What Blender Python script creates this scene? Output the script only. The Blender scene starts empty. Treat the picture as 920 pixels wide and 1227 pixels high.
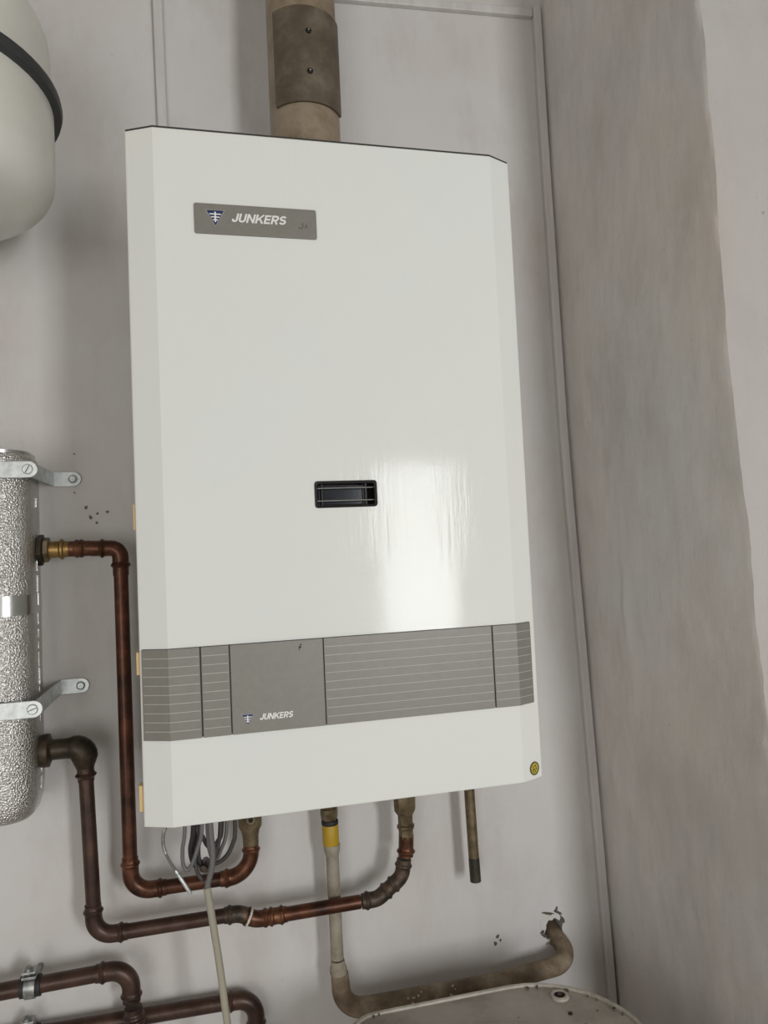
import bpy, bmesh, math, random
from mathutils import Vector, Matrix, noise
random.seed(7)
scene = bpy.context.scene
C = scene.collection

# ---------------------------------------------------------------- camera, light, exposure
cam_d = bpy.data.cameras.new('camera')
cam = bpy.data.objects.new('camera', cam_d)
C.objects.link(cam)
cam_d.sensor_fit = 'VERTICAL'
cam_d.sensor_height = 36.0
cam_d.lens = 889.88 / 1227 * 36.0
cam_d.clip_start = 0.02
YAW, PITCH, ROLL = 0.24080, 0.05304, -0.04638
fwd = Vector((0, math.cos(PITCH), math.sin(PITCH)))
up = Vector((0, -math.sin(PITCH), math.cos(PITCH)))
rgt = Vector((1, 0, 0))
Rz = Matrix.Rotation(-YAW, 3, 'Z')
fwd, up, rgt = Rz @ fwd, Rz @ up, Rz @ rgt
r2 = math.cos(ROLL) * rgt + math.sin(ROLL) * up
u2 = -math.sin(ROLL) * rgt + math.cos(ROLL) * up
M = Matrix((r2, u2, -fwd)).transposed().to_4x4()
M.translation = Vector((0.0672, -1.1356, 1.6184))
cam.matrix_world = M
scene.camera = cam

scene.view_settings.view_transform = 'Standard'
scene.view_settings.look = 'None'
scene.view_settings.gamma = 1.0
scene.view_settings.use_curve_mapping = False
scene.view_settings.exposure = 0.0

world = bpy.data.worlds.new('overcast_sky')
scene.world = world
world.use_nodes = True
bg = world.node_tree.nodes['Background']
bg.inputs['Color'].default_value = (0.82, 0.90, 1.0, 1)
bg.inputs['Strength'].default_value = 1.0


def area_light(name, loc, target, sx, sy, power, color):
    d = bpy.data.lights.new(name, 'AREA')
    d.shape = 'RECTANGLE'
    d.size, d.size_y = sx, sy
    d.energy = power
    d.color = color
    o = bpy.data.objects.new(name, d)
    C.objects.link(o)
    o.location = loc
    o.rotation_euler = (Vector(target) - Vector(loc)).to_track_quat('-Z', 'Y').to_euler()
    return o


# daylight in the right window behind the camera; the left one is added fill
area_light('window_and_fill_light', (1.05, -2.90, 1.58), (1.05, 0, 1.58), 0.36, 0.88, 31.0, (0.97, 0.985, 1.0))
area_light('window_and_fill_light', (-0.85, -2.90, 1.30), (-0.85, 0, 1.30), 0.95, 1.45, 15.0, (1.0, 0.97, 0.92))

# ---------------------------------------------------------------- materials
MATS = {}


def material(name, color, rough=0.6, metal=0.0, spec=0.5, coat=0.0):
    m = bpy.data.materials.new(name)
    m.use_nodes = True
    b = m.node_tree.nodes['Principled BSDF']
    b.inputs['Base Color'].default_value = (*color, 1)
    b.inputs['Roughness'].default_value = rough
    b.inputs['Metallic'].default_value = metal
    b.inputs['Specular IOR Level'].default_value = spec
    b.inputs['Coat Weight'].default_value = coat
    MATS[name] = m
    return m


def node(m, t, **kw):
    n = m.node_tree.nodes.new(t)
    for k, v in kw.items():
        setattr(n, k, v)
    return n


def link(m, a, b):
    m.node_tree.links.new(a, b)


def tex_noise(m, scale, detail=4.0, rough=0.55, stretch=None):
    tc = node(m, 'ShaderNodeTexCoord')
    n = node(m, 'ShaderNodeTexNoise')
    n.inputs['Scale'].default_value = scale
    n.inputs['Detail'].default_value = detail
    n.inputs['Roughness'].default_value = rough
    if stretch:
        mp = node(m, 'ShaderNodeMapping')
        mp.inputs['Scale'].default_value = stretch
        link(m, tc.outputs['Object'], mp.inputs['Vector'])
        link(m, mp.outputs['Vector'], n.inputs['Vector'])
    else:
        link(m, tc.outputs['Object'], n.inputs['Vector'])
    return n


def ramp(m, src, stops):
    r = node(m, 'ShaderNodeValToRGB')
    e = r.color_ramp.elements
    while len(e) < len(stops):
        e.new(0.5)
    for el, (p, c) in zip(e, stops):
        el.position = p
        el.color = (*c, 1) if len(c) == 3 else c
    link(m, src, r.inputs['Fac'])
    return r


def mix_rgb(m, fac, a, b, mode='MIX'):
    x = node(m, 'ShaderNodeMix', data_type='RGBA', blend_type=mode)
    for sock, v in ((x.inputs[0], fac), (x.inputs[6], a), (x.inputs[7], b)):
        if isinstance(v, (int, float)):
            sock.default_value = v
        elif isinstance(v, tuple):
            sock.default_value = (*v, 1)
        else:
            link(m, v, sock)
    return x.outputs[2]


def bsdf(m):
    return m.node_tree.nodes['Principled BSDF']


def add_bump(m, height, strength, dist):
    b = node(m, 'ShaderNodeBump')
    b.inputs['Strength'].default_value = strength
    b.inputs['Distance'].default_value = dist
    link(m, height, b.inputs['Height'])
    prev = bsdf(m).inputs['Normal']
    if prev.is_linked:
        link(m, prev.links[0].from_socket, b.inputs['Normal'])
    link(m, b.outputs['Normal'], prev)


def wall_paint(name, base, warm, cool, dirty):
    m = material(name, base, 0.75, 0, 0.3)
    n1 = tex_noise(m, 3.2, 5, 0.6)
    n2 = tex_noise(m, 11.0, 6, 0.65, (1, 1, 0.45))
    n3 = tex_noise(m, 90.0, 4, 0.6)
    c1 = ramp(m, n1.outputs['Fac'], [(0.34, cool), (0.5, base), (0.66, warm)])
    d = ramp(m, n2.outputs['Fac'], [(0.50, (0, 0, 0)), (0.78, (1, 1, 1))])
    c2 = mix_rgb(m, d.outputs['Color'], c1.outputs['Color'], dirty)
    sp = ramp(m, n3.outputs['Fac'], [(0.70, (0, 0, 0)), (0.76, (0.55, 0.55, 0.55))])
    c3 = mix_rgb(m, sp.outputs['Color'], c2, tuple(0.45 * v for v in base))
    link(m, c3, bsdf(m).inputs['Base Color'])
    n4 = tex_noise(m, 26.0, 6, 0.6, (1, 1, 0.5))
    add_bump(m, n4.outputs['Fac'], 0.35, 0.006)
    n5 = tex_noise(m, 320.0, 3, 0.6)
    add_bump(m, n5.outputs['Fac'], 0.18, 0.001)
    return m


PAINT = (0.605, 0.582, 0.563)
wall_paint('wall_paint', PAINT, (0.59, 0.553, 0.515), (0.62, 0.605, 0.595), (0.53, 0.492, 0.46))
wall_paint('rough_plaster', (0.72, 0.685, 0.65), (0.70, 0.65, 0.60), (0.69, 0.685, 0.67), (0.60, 0.555, 0.515))
rp_ = MATS['rough_plaster']
n = tex_noise(rp_, 5.0, 6, 0.65, (1, 1, 0.6))
d_ = ramp(rp_, n.outputs['Fac'], [(0.50, (0, 0, 0)), (0.66, (0.55, 0.55, 0.55))])
prev = bsdf(rp_).inputs['Base Color'].links[0].from_socket
link(rp_, mix_rgb(rp_, d_.outputs['Color'], prev, (0.56, 0.54, 0.51)), bsdf(rp_).inputs['Base Color'])
n = tex_noise(rp_, 55.0, 5, 0.7, (1, 1, 0.35))
add_bump(rp_, n.outputs['Fac'], 0.22, 0.004)
wall_paint('recess_toned_for_light', (0.43, 0.41, 0.385), (0.43, 0.40, 0.37), (0.44, 0.425, 0.40), (0.39, 0.365, 0.34))  # same wall as the plaster, colour lowered to offset the brighter light here
material('room_white', (0.62, 0.60, 0.57), 0.8)
material('floor_tile', (0.60, 0.57, 0.53), 0.5)
material('ceiling_paint', (0.46, 0.435, 0.40), 0.8)
m = material('trim_paint', (0.46, 0.43, 0.41), 0.5)
n = tex_noise(m, 40, 4, 0.6, (1, 1, 0.1))
link(m, ramp(m, n.outputs['Fac'], [(0.35, (0.54, 0.515, 0.495)), (0.6, (0.62, 0.595, 0.575))]).outputs['Color'], bsdf(m).inputs['Base Color'])
material('broken_plaster', (0.62, 0.60, 0.55), 0.9)
material('crumbled_dark', (0.10, 0.085, 0.065), 0.9)
material('chalk_green', (0.27, 0.26, 0.19), 0.9)
material('dark_spot', (0.17, 0.15, 0.125), 0.9)
material('cavity', (0.02, 0.018, 0.015), 0.9)

# glossy enamel of the boiler cover: wiped smears vary the gloss
m = material('white_enamel', (0.80, 0.805, 0.765), 0.2, 0, 0.12)
n1 = tex_noise(m, 10.0, 3, 0.5)
mr = node(m, 'ShaderNodeMapRange')
mr.inputs['From Min'].default_value = 0.3; mr.inputs['From Max'].default_value = 0.7
mr.inputs['To Min'].default_value = 0.06; mr.inputs['To Max'].default_value = 0.12
link(m, n1.outputs['Fac'], mr.inputs['Value']); link(m, mr.outputs[0], bsdf(m).inputs['Roughness'])
n3 = tex_noise(m, 2.6, 3, 0.5)
link(m, ramp(m, n3.outputs['Fac'], [(0.35, (0.685, 0.70, 0.675)), (0.65, (0.705, 0.71, 0.665))]).outputs['Color'], bsdf(m).inputs['Base Color'])
# wiping streaks in the film on the enamel: upright strokes higher up, level ones lower down
up_ = tex_noise(m, 30.0, 3, 0.6, (5.0, 1.0, 0.35))
lv_ = tex_noise(m, 30.0, 3, 0.6, (0.45, 1.0, 3.6))
tc = node(m, 'ShaderNodeTexCoord'); sx = node(m, 'ShaderNodeSeparateXYZ'); link(m, tc.outputs['Object'], sx.inputs[0])
zr = node(m, 'ShaderNodeMapRange')
zr.inputs['From Min'].default_value = 0.245; zr.inputs['From Max'].default_value = 0.275
link(m, sx.outputs['Z'], zr.inputs['Value'])
wipe = node(m, 'ShaderNodeMix'); link(m, zr.outputs[0], wipe.inputs[0]); link(m, lv_.outputs['Fac'], wipe.inputs[2]); link(m, up_.outputs['Fac'], wipe.inputs[3])
add_bump(m, wipe.outputs[0], 0.085, 0.0018)
n4 = tex_noise(m, 260.0, 2, 0.5)
add_bump(m, n4.outputs['Fac'], 0.06, 0.0005)
material('casing_white', (0.55, 0.55, 0.52), 0.5)
m = material('tank_paint', (0.56, 0.565, 0.525), 0.33, 0, 0.5)
n = tex_noise(m, 9.0, 5, 0.6)
link(m, ramp(m, n.outputs['Fac'], [(0.3, (0.60, 0.59, 0.525)), (0.6, (0.67, 0.665, 0.61))]).outputs['Color'], bsdf(m).inputs['Base Color'])
material('dark_band', (0.035, 0.037, 0.037), 0.5)
m = material('panel_grey', (0.25, 0.238, 0.212), 0.42)
n = tex_noise(m, 120.0, 3, 0.6)
link(m, ramp(m, n.outputs['Fac'], [(0.3, (0.180, 0.171, 0.146)), (0.7, (0.200, 0.190, 0.163))]).outputs['Color'], bsdf(m).inputs['Base Color'])
material('print_pale', (0.42, 0.41, 0.375), 0.5)
material('print_white', (0.74, 0.73, 0.70), 0.5)
material('logo_blue', (0.012, 0.022, 0.095), 0.4)
material('gap_dark', (0.03, 0.028, 0.025), 0.7)
material('sight_black', (0.012, 0.010, 0.009), 0.4, 0, 0.2)
material('sight_glass', (0.018, 0.020, 0.026), 0.12, 0, 0.25)
material('bright_metal', (0.55, 0.56, 0.55), 0.35, 1.0)
material('clip_tan', (0.62, 0.43, 0.20), 0.6)
material('sticker_yellow', (0.42, 0.33, 0.03), 0.5)
material('sticker_ink', (0.08, 0.065, 0.02), 0.6)


def metal_patina(name, c_dark, c_mid, c_light, metal, r0, r1, scale):
    m = material(name, c_mid, 0.45, metal)
    n = tex_noise(m, scale, 5, 0.65)
    link(m, ramp(m, n.outputs['Fac'], [(0.32, c_dark), (0.5, c_mid), (0.68, c_light)]).outputs['Color'], bsdf(m).inputs['Base Color'])
    mr = node(m, 'ShaderNodeMapRange')
    mr.inputs['To Min'].default_value = r0; mr.inputs['To Max'].default_value = r1
    link(m, n.outputs['Fac'], mr.inputs['Value']); link(m, mr.outputs[0], bsdf(m).inputs['Roughness'])
    n2 = tex_noise(m, scale * 6, 3, 0.6)
    add_bump(m, n2.outputs['Fac'], 0.2, 0.0008)
    return m


metal_patina('copper', (0.026, 0.012, 0.008), (0.075, 0.028, 0.015), (0.145, 0.054, 0.027), 0.6, 0.26, 0.48, 24)
metal_patina('dull_copper', (0.026, 0.014, 0.010), (0.055, 0.028, 0.019), (0.085, 0.044, 0.029), 0.4, 0.28, 0.5, 28)
metal_patina('copper_fitting', (0.032, 0.014, 0.009), (0.09, 0.035, 0.018), (0.18, 0.075, 0.037), 0.65, 0.26, 0.48, 45)
metal_patina('brass', (0.11, 0.062, 0.02), (0.25, 0.15, 0.05), (0.36, 0.24, 0.09), 0.8, 0.3, 0.5, 45)
metal_patina('old_brass', (0.07, 0.05, 0.028), (0.14, 0.105, 0.057), (0.22, 0.17, 0.10), 0.55, 0.4, 0.6, 55)
metal_patina('black_iron', (0.018, 0.014, 0.010), (0.038, 0.029, 0.019), (0.075, 0.055, 0.032), 0.6, 0.35, 0.55, 30)
metal_patina('solder_dark', (0.03, 0.024, 0.018), (0.07, 0.05, 0.035), (0.14, 0.09, 0.06), 0.5, 0.4, 0.6, 60)
metal_patina('flue_beige', (0.14, 0.10, 0.058), (0.27, 0.21, 0.145), (0.34, 0.28, 0.21), 0.1, 0.35, 0.55, 14)
metal_patina('flue_sleeve', (0.066, 0.049, 0.031), (0.105, 0.080, 0.054), (0.17, 0.138, 0.104), 0.15, 0.42, 0.6, 18)
metal_patina('gas_paint', (0.18, 0.15, 0.105), (0.275, 0.245, 0.185), (0.33, 0.30, 0.235), 0.0, 0.5, 0.7, 30)
metal_patina('gas_rust', (0.10, 0.068, 0.04), (0.19, 0.14, 0.088), (0.33, 0.27, 0.185), 0.0, 0.55, 0.75, 24)
metal_patina('green_stub', (0.02, 0.022, 0.013), (0.035, 0.03, 0.018), (0.06, 0.05, 0.03), 0.3, 0.4, 0.6, 40)
metal_patina('zinc', (0.36, 0.38, 0.37), (0.52, 0.54, 0.53), (0.66, 0.68, 0.67), 0.65, 0.32, 0.5, 60)
metal_patina('dull_zinc', (0.16, 0.165, 0.16), (0.30, 0.31, 0.30), (0.50, 0.51, 0.50), 0.8, 0.3, 0.5, 90)
material('yellow_collar', (0.42, 0.265, 0.012), 0.5)
material('rubber_black', (0.012, 0.012, 0.012), 0.6)
material('cable_grey', (0.13, 0.125, 0.12), 0.5)
material('cable_dark', (0.045, 0.04, 0.037), 0.5)
material('cable_black', (0.012, 0.011, 0.011), 0.5)
m = material('cable_beige', (0.33, 0.305, 0.24), 0.55)
m = metal_patina('heater_enamel', (0.22, 0.195, 0.155), (0.36, 0.33, 0.285), (0.43, 0.40, 0.355), 0.0, 0.35, 0.6, 9)
m = metal_patina('heater_rim', (0.24, 0.21, 0.165), (0.40, 0.365, 0.31), (0.50, 0.465, 0.41), 0.0, 0.4, 0.6, 25)
material('glass_pane', (0.9, 0.95, 1.0), 0.05)
mm = MATS['glass_pane']
tr = node(mm, 'ShaderNodeBsdfTransparent'); gl = node(mm, 'ShaderNodeBsdfGlossy'); sh = node(mm, 'ShaderNodeMixShader')
gl.inputs['Roughness'].default_value = 0.02; sh.inputs[0].default_value = 0.06
link(mm, tr.outputs[0], sh.inputs[1]); link(mm, gl.outputs[0], sh.inputs[2])
link(mm, sh.outputs[0], mm.node_tree.nodes['Material Output'].inputs['Surface'])

# crinkled foil of the insulated block
m = material('crinkled_foil', (0.66, 0.645, 0.62), 0.27, 1.0)
v = node(m, 'ShaderNodeTexVoronoi'); v.inputs['Scale'].default_value = 470
tc = node(m, 'ShaderNodeTexCoord'); link(m, tc.outputs['Object'], v.inputs['Vector'])
n = tex_noise(m, 480, 3, 0.7)
add_bump(m, v.outputs['Distance'], 0.6, 0.0021)
add_bump(m, n.outputs['Fac'], 0.5, 0.0015)
m = material('smooth_foil', (0.60, 0.60, 0.59), 0.24, 1.0)
n = tex_noise(m, 60, 3, 0.6)
add_bump(m, n.outputs['Fac'], 0.2, 0.001)

# ---------------------------------------------------------------- helpers
ORIGIN = {}


def thing(name, label, cat, loc, group=None):
    o = bpy.data.objects.new(name, None)
    C.objects.link(o)
    o.empty_display_size = 0.05
    o.location = loc
    o['label'] = label
    o['category'] = cat
    if group:
        o['group'] = group
    ORIGIN[o.name] = Vector(loc)
    return o


def obj(name, bm, mat, parent=None, label=None, smooth=True, bevel=0.0, angle=35, kind=None):
    off = ORIGIN[parent.name] if parent else Vector((0, 0, 0))
    if off.length:
        bmesh.ops.translate(bm, verts=bm.verts, vec=-off)
    bmesh.ops.recalc_face_normals(bm, faces=bm.faces)
    me = bpy.data.meshes.new(name)
    bm.to_mesh(me)
    bm.free()
    me.materials.append(MATS[mat])
    o = bpy.data.objects.new(name, me)
    C.objects.link(o)
    if smooth:
        me.polygons.foreach_set('use_smooth', [True] * len(me.polygons))
        me.set_sharp_from_angle(angle=math.radians(angle))
    if parent:
        o.parent = parent
    ORIGIN[o.name] = off
    if label:
        o['label'] = label
    if kind:
        o['kind'] = kind
    if bevel:
        b = o.modifiers.new('bevel', 'BEVEL')
        b.width = bevel
        b.segments = 2
        b.limit_method = 'ANGLE'
    return o


def box(bm, x0, x1, y0, y1, z0, z1):
    vs = [bm.verts.new(p) for p in ((x0, y0, z0), (x1, y0, z0), (x1, y1, z0), (x0, y1, z0),
                                    (x0, y0, z1), (x1, y0, z1), (x1, y1, z1), (x0, y1, z1))]
    for f in ((0, 3, 2, 1), (4, 5, 6, 7), (0, 1, 5, 4), (1, 2, 6, 5), (2, 3, 7, 6), (3, 0, 4, 7)):
        bm.faces.new([vs[i] for i in f])
    return vs


def box_bm(*a):
    bm = bmesh.new()
    box(bm, *a)
    return bm


def prism(bm, poly, axis, a, b):
    """extrude a 2D polygon along axis: 'z' takes (x,y), 'y' takes (x,z), 'x' takes (y,z)"""
    def p3(p, t):
        return {'z': (p[0], p[1], t), 'y': (p[0], t, p[1]), 'x': (t, p[0], p[1])}[axis]
    lo = [bm.verts.new(p3(p, a)) for p in poly]
    hi = [bm.verts.new(p3(p, b)) for p in poly]
    k = len(poly)
    for i in range(k):
        bm.faces.new((lo[i], lo[(i + 1) % k], hi[(i + 1) % k], hi[i]))
    bm.faces.new(lo[::-1])
    bm.faces.new(hi)


def prism_bm(*a):
    bm = bmesh.new()
    prism(bm, *a)
    return bm


def rounded_rect(x0, x1, y0, y1, r, n=6):
    out = []
    for cx, cy, a0 in ((x1 - r, y1 - r, 0), (x0 + r, y1 - r, 90), (x0 + r, y0 + r, 180), (x1 - r, y0 + r, 270)):
        for k in range(n + 1):
            a = math.radians(a0 + 90 * k / n)
            out.append((cx + r * math.cos(a), cy + r * math.sin(a)))
    return out


def frames(pts):
    T = []
    for i in range(len(pts)):
        a = pts[max(i - 1, 0)]
        b = pts[min(i + 1, len(pts) - 1)]
        T.append((b - a).normalized())
    ref = Vector((0, 1, 0)) if abs(T[0].y) < 0.9 else Vector((1, 0, 0))
    nrm = (ref - ref.dot(T[0]) * T[0]).normalized()
    out = []
    for i, t in enumerate(T):
        if i:
            nrm = (nrm - nrm.dot(t) * t).normalized()
        out.append((nrm.copy(), t.cross(nrm)))
    return out


def sweep(bm, pts, rad, seg=18, phase=0.0):
    pts = [Vector(p) for p in pts]
    if not isinstance(rad, (list, tuple)):
        rad = [rad] * len(pts)
    rings = []
    for p, (a, b), r in zip(pts, frames(pts), rad):
        rings.append([bm.verts.new(p + r * (math.cos(2 * math.pi * k / seg + phase) * a + math.sin(2 * math.pi * k / seg + phase) * b)) for k in range(seg)])
    for R, S in zip(rings, rings[1:]):
        for k in range(seg):
            bm.faces.new((R[k], R[(k + 1) % seg], S[(k + 1) % seg], S[k]))
    bm.faces.new(rings[0][::-1])
    bm.faces.new(rings[-1])


def sweep_bm(pts, rad, seg=18, phase=0.0):
    bm = bmesh.new()
    sweep(bm, pts, rad, seg, phase)
    return bm


def lathe_line(p0, p1, prof, seg=20, phase=0.0):
    """prof: list of (t in metres from p0 toward p1, radius)"""
    p0, p1 = Vector(p0), Vector(p1)
    d = (p1 - p0).normalized()
    return sweep_bm([p0 + d * t for t, r in prof], [r for t, r in prof], seg, phase)


def hexnut(p0, p1, r):
    L = (Vector(p1) - Vector(p0)).length
    return lathe_line(p0, p1, [(0, r * 0.9), (L * 0.12, r), (L * 0.88, r), (L, r * 0.9)], 6, 0.3)


def lathe_z(cx, cy, prof, seg=48, a0=0.0, a1=360.0):
    bm = bmesh.new()
    closed = abs(a1 - a0) >= 359.9
    n = seg if closed else seg + 1
    rings = []
    for r, z in prof:
        rings.append([bm.verts.new((cx + r * math.cos(math.radians(a0 + (a1 - a0) * k / seg)), cy + r * math.sin(math.radians(a0 + (a1 - a0) * k / seg)), z)) for k in range(n)])
    for R, S in zip(rings, rings[1:]):
        for k in range(seg if closed else seg):
            bm.faces.new((R[k], R[(k + 1) % n], S[(k + 1) % n], S[k]))
    if closed:
        bm.faces.new(rings[0][::-1])
        bm.faces.new(rings[-1])
    bmesh.ops.remove_doubles(bm, verts=bm.verts, dist=1e-6)
    return bm


def arc_path(a, c, b, fr, ext0=0.0, ext1=0.0, step=0.0012):
    """polyline a-c-b: the rounded corner at c, with straight extensions"""
    a, c, b = Vector(a), Vector(c), Vector(b)
    u, v = (a - c).normalized(), (b - c).normalized()
    th = u.angle(v)
    t = fr / math.tan(th / 2)
    p, q_ = c + u * t, c + v * t
    o = c + (u + v).normalized() * (fr / math.sin(th / 2))
    n = max(6, int(fr * (math.pi - th) / 0.003))
    arc = []
    e0, e1 = p - o, q_ - o
    ang = e0.angle(e1)
    for k in range(n + 1):
        s = k / n
        arc.append(o + (math.sin((1 - s) * ang) * e0 + math.sin(s * ang) * e1) / math.sin(ang))
    pts = []
    if ext0 > 0:
        k = max(2, int(ext0 / step))
        pts += [p + u * ext0 * (1 - i / k) for i in range(k)]
    pts += arc
    if ext1 > 0:
        k = max(2, int(ext1 / step))
        pts += [q_ + v * ext1 * (i + 1) / k for i in range(k)]
    return pts


def fitting_radii(pts, r, bead=0.20, fat=1.14, at=0.0085, lip=1.10, ends=(True, True)):
    s = [0.0]
    for i in range(1, len(pts)):
        s.append(s[-1] + (pts[i] - pts[i - 1]).length)
    out = []
    for x in s:
        R = r * fat
        for d, on in ((x, ends[0]), (s[-1] - x, ends[1])):
            if on:
                if d < at - 0.003:
                    R = r * lip
                R += r * bead * math.exp(-((d - at) / 0.0022) ** 2)
        out.append(R)
    return out


def elbow(parent, a, c, b, fr, r, sock=0.018, mat='copper_fitting', name='elbow', **kw):
    pts = arc_path(a, c, b, fr, sock, sock)
    return obj(name, sweep_bm(pts, fitting_radii(pts, r, **kw), 20), mat, parent)


def coupling(parent, p0, p1, r, mat='copper_fitting', name='coupling', **kw):
    p0, p1 = Vector(p0), Vector(p1)
    n = max(10, int((p1 - p0).length / 0.001))
    pts = [p0.lerp(p1, i / n) for i in range(n + 1)]
    return obj(name, sweep_bm(pts, fitting_radii(pts, r, **kw), 20), mat, parent)


def tube(parent, p0, p1, r, mat='copper', name='tube'):
    p0, p1 = Vector(p0), Vector(p1)
    n = 8
    return obj(name, sweep_bm([p0.lerp(p1, i / n) for i in range(n + 1)], r, 20), mat, parent)


def spline(ctrl, n=10):
    P = [Vector(p) for p in ctrl]
    P = [P[0] * 2 - P[1]] + P + [P[-1] * 2 - P[-2]]
    out = []
    for i in range(1, len(P) - 2):
        p0, p1, p2, p3 = P[i - 1:i + 3]
        for k in range(n):
            t = k / n
            out.append(0.5 * ((2 * p1) + (p2 - p0) * t + (2 * p0 - 5 * p1 + 4 * p2 - p3) * t * t + (3 * p1 - p0 - 3 * p2 + p3) * t ** 3))
    out.append(P[-2])
    return out


def struct(name, bm, mat, parent=None, label=None, **kw):
    o = obj(name, bm, mat, parent, **kw)
    if parent is None:
        o['kind'] = 'structure'
        if label:
            o['label'] = label
    return o


# ---------------------------------------------------------------- the setting
def lerp_table(tab, z):
    for (z0, x0), (z1, x1) in zip(tab, tab[1:]):
        if z <= z1:
            t = (z - z0) / (z1 - z0)
            return x0 + (x1 - x0) * t
    return tab[-1][1]


TRIM_R = [(0.0, 0.7165), (0.915, 0.6935), (1.40, 0.6795), (1.69, 0.6705), (1.83, 0.6675), (2.33, 0.6640), (2.80, 0.6640)]
RIGHT_X = [(z, x + 0.0035) for z, x in TRIM_R]
CEIL = 2.80
X_L, X_R, Y_F = -1.5, 1.75, -2.95
PIER_Y = -0.402

# back wall with a ragged hole where the gas pipe comes through
bm = bmesh.new()
outer = [bm.verts.new(p) for p in ((X_L, 0, 0), (X_R, 0, 0), (X_R, 0, CEIL), (X_L, 0, CEIL))]
HOLE = (0.594, 0.996)
hole_pts = []
for k in range(22):
    a = 2 * math.pi * k / 22
    rr = 0.0175 + 0.0065 * noise.noise((math.cos(a) * 2.1, math.sin(a) * 2.1, 3.7)) + random.uniform(-0.002, 0.002)
    hole_pts.append((HOLE[0] + rr * math.cos(a), 0, HOLE[1] + 0.004 + rr * 1.1 * math.sin(a)))
inner = [bm.verts.new(p) for p in hole_pts]
edges = [bm.edges.new((L[i], L[(i + 1) % len(L)])) for L in (outer, inner) for i in range(len(L))]
bmesh.ops.triangle_fill(bm, use_beauty=True, use_dissolve=False, edges=edges)
deep = [bm.verts.new((p[0] * 0.98 + HOLE[0] * 0.02, 0.05, p[2])) for p in hole_pts]
for i in range(22):
    bm.faces.new((inner[i], inner[(i + 1) % 22], deep[(i + 1) % 22], deep[i]))
bm.faces.new(deep)
wall_back = struct('wall_back', bm, 'wall_paint', smooth=False, label='pale lilac grey painted wall carrying the boiler and pipes')


def chip_bm(cx, cz, s, th, seed, n=9, sx=1.0, rot=0.0):
    rnd = random.Random(seed)
    poly = []
    c_, s_ = math.cos(rot), math.sin(rot)
    for k in range(n):
        a = 2 * math.pi * k / n
        r = s * rnd.uniform(0.45, 1.25)
        u, w = sx * r * math.cos(a), r * math.sin(a)
        poly.append((cx + u * c_ - w * s_, cz + u * s_ + w * c_))
    return prism_bm(poly, 'y', -th, 0.002)


for i, (cx, cz, sz, sx, rot, mt) in enumerate([
        (0.5850, 1.0265, 0.0026, 4.2, -0.25, 'crumbled_dark'), (0.6040, 1.0245, 0.0030, 2.6, -0.7, 'crumbled_dark'), (0.6000, 1.0300, 0.0022, 2.0, 1.0, 'crumbled_dark'),
        (0.5800, 1.0200, 0.0050, 1.2, 0.3, 'broken_plaster'), (0.5930, 1.0205, 0.0055, 1.5, 0.1, 'broken_plaster'), (0.6100, 1.0130, 0.0028, 2.2, -1.0, 'crumbled_dark'),
        (0.5735, 1.0110, 0.0026, 2.4, 1.4, 'broken_plaster'), (0.5750, 0.9985, 0.0042, 1.3, 0.6, 'crumbled_dark'), (0.5780, 0.9930, 0.0030, 2.0, -0.5, 'crumbled_dark'),
        (0.5880, 0.9815, 0.0060, 1.4, 0.2, 'chalk_green'), (0.5980, 0.9780, 0.0040, 1.6, 0.5, 'chalk_green'), (0.6115, 0.9900, 0.0032, 1.8, 1.2, 'broken_plaster')]):
    obj('plaster_chip', chip_bm(cx, cz, sz, 0.0006 + 0.0005 * (i % 3), i, 11, sx, rot), mt, wall_back, smooth=False)
# dark flakes and spots left on the wall where paint came away
for i, (cx, cz, s, sx) in enumerate([(0.4985, 1.0045, 0.0045, 0.6), (0.4945, 0.9945, 0.0040, 0.8), (0.5030, 0.9985, 0.003, 0.7),
                                     (-0.0935, 1.7015, 0.0034, 0.8), (-0.079, 1.6915, 0.0026, 1.2), (-0.0655, 1.694, 0.0030, 1.3), (-0.0885, 1.687, 0.0032, 0.8), (-0.080, 1.6785, 0.0030, 0.8),
                                     (-0.108, 1.779, 0.0016, 1.0), (-0.109, 1.723, 0.0018, 1.0)]):
    obj('paint_spot', chip_bm(cx, cz, s, 0.0006, 40 + i, 8, sx), 'crumbled_dark' if i < 3 else 'dark_spot', wall_back, smooth=False)

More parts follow.
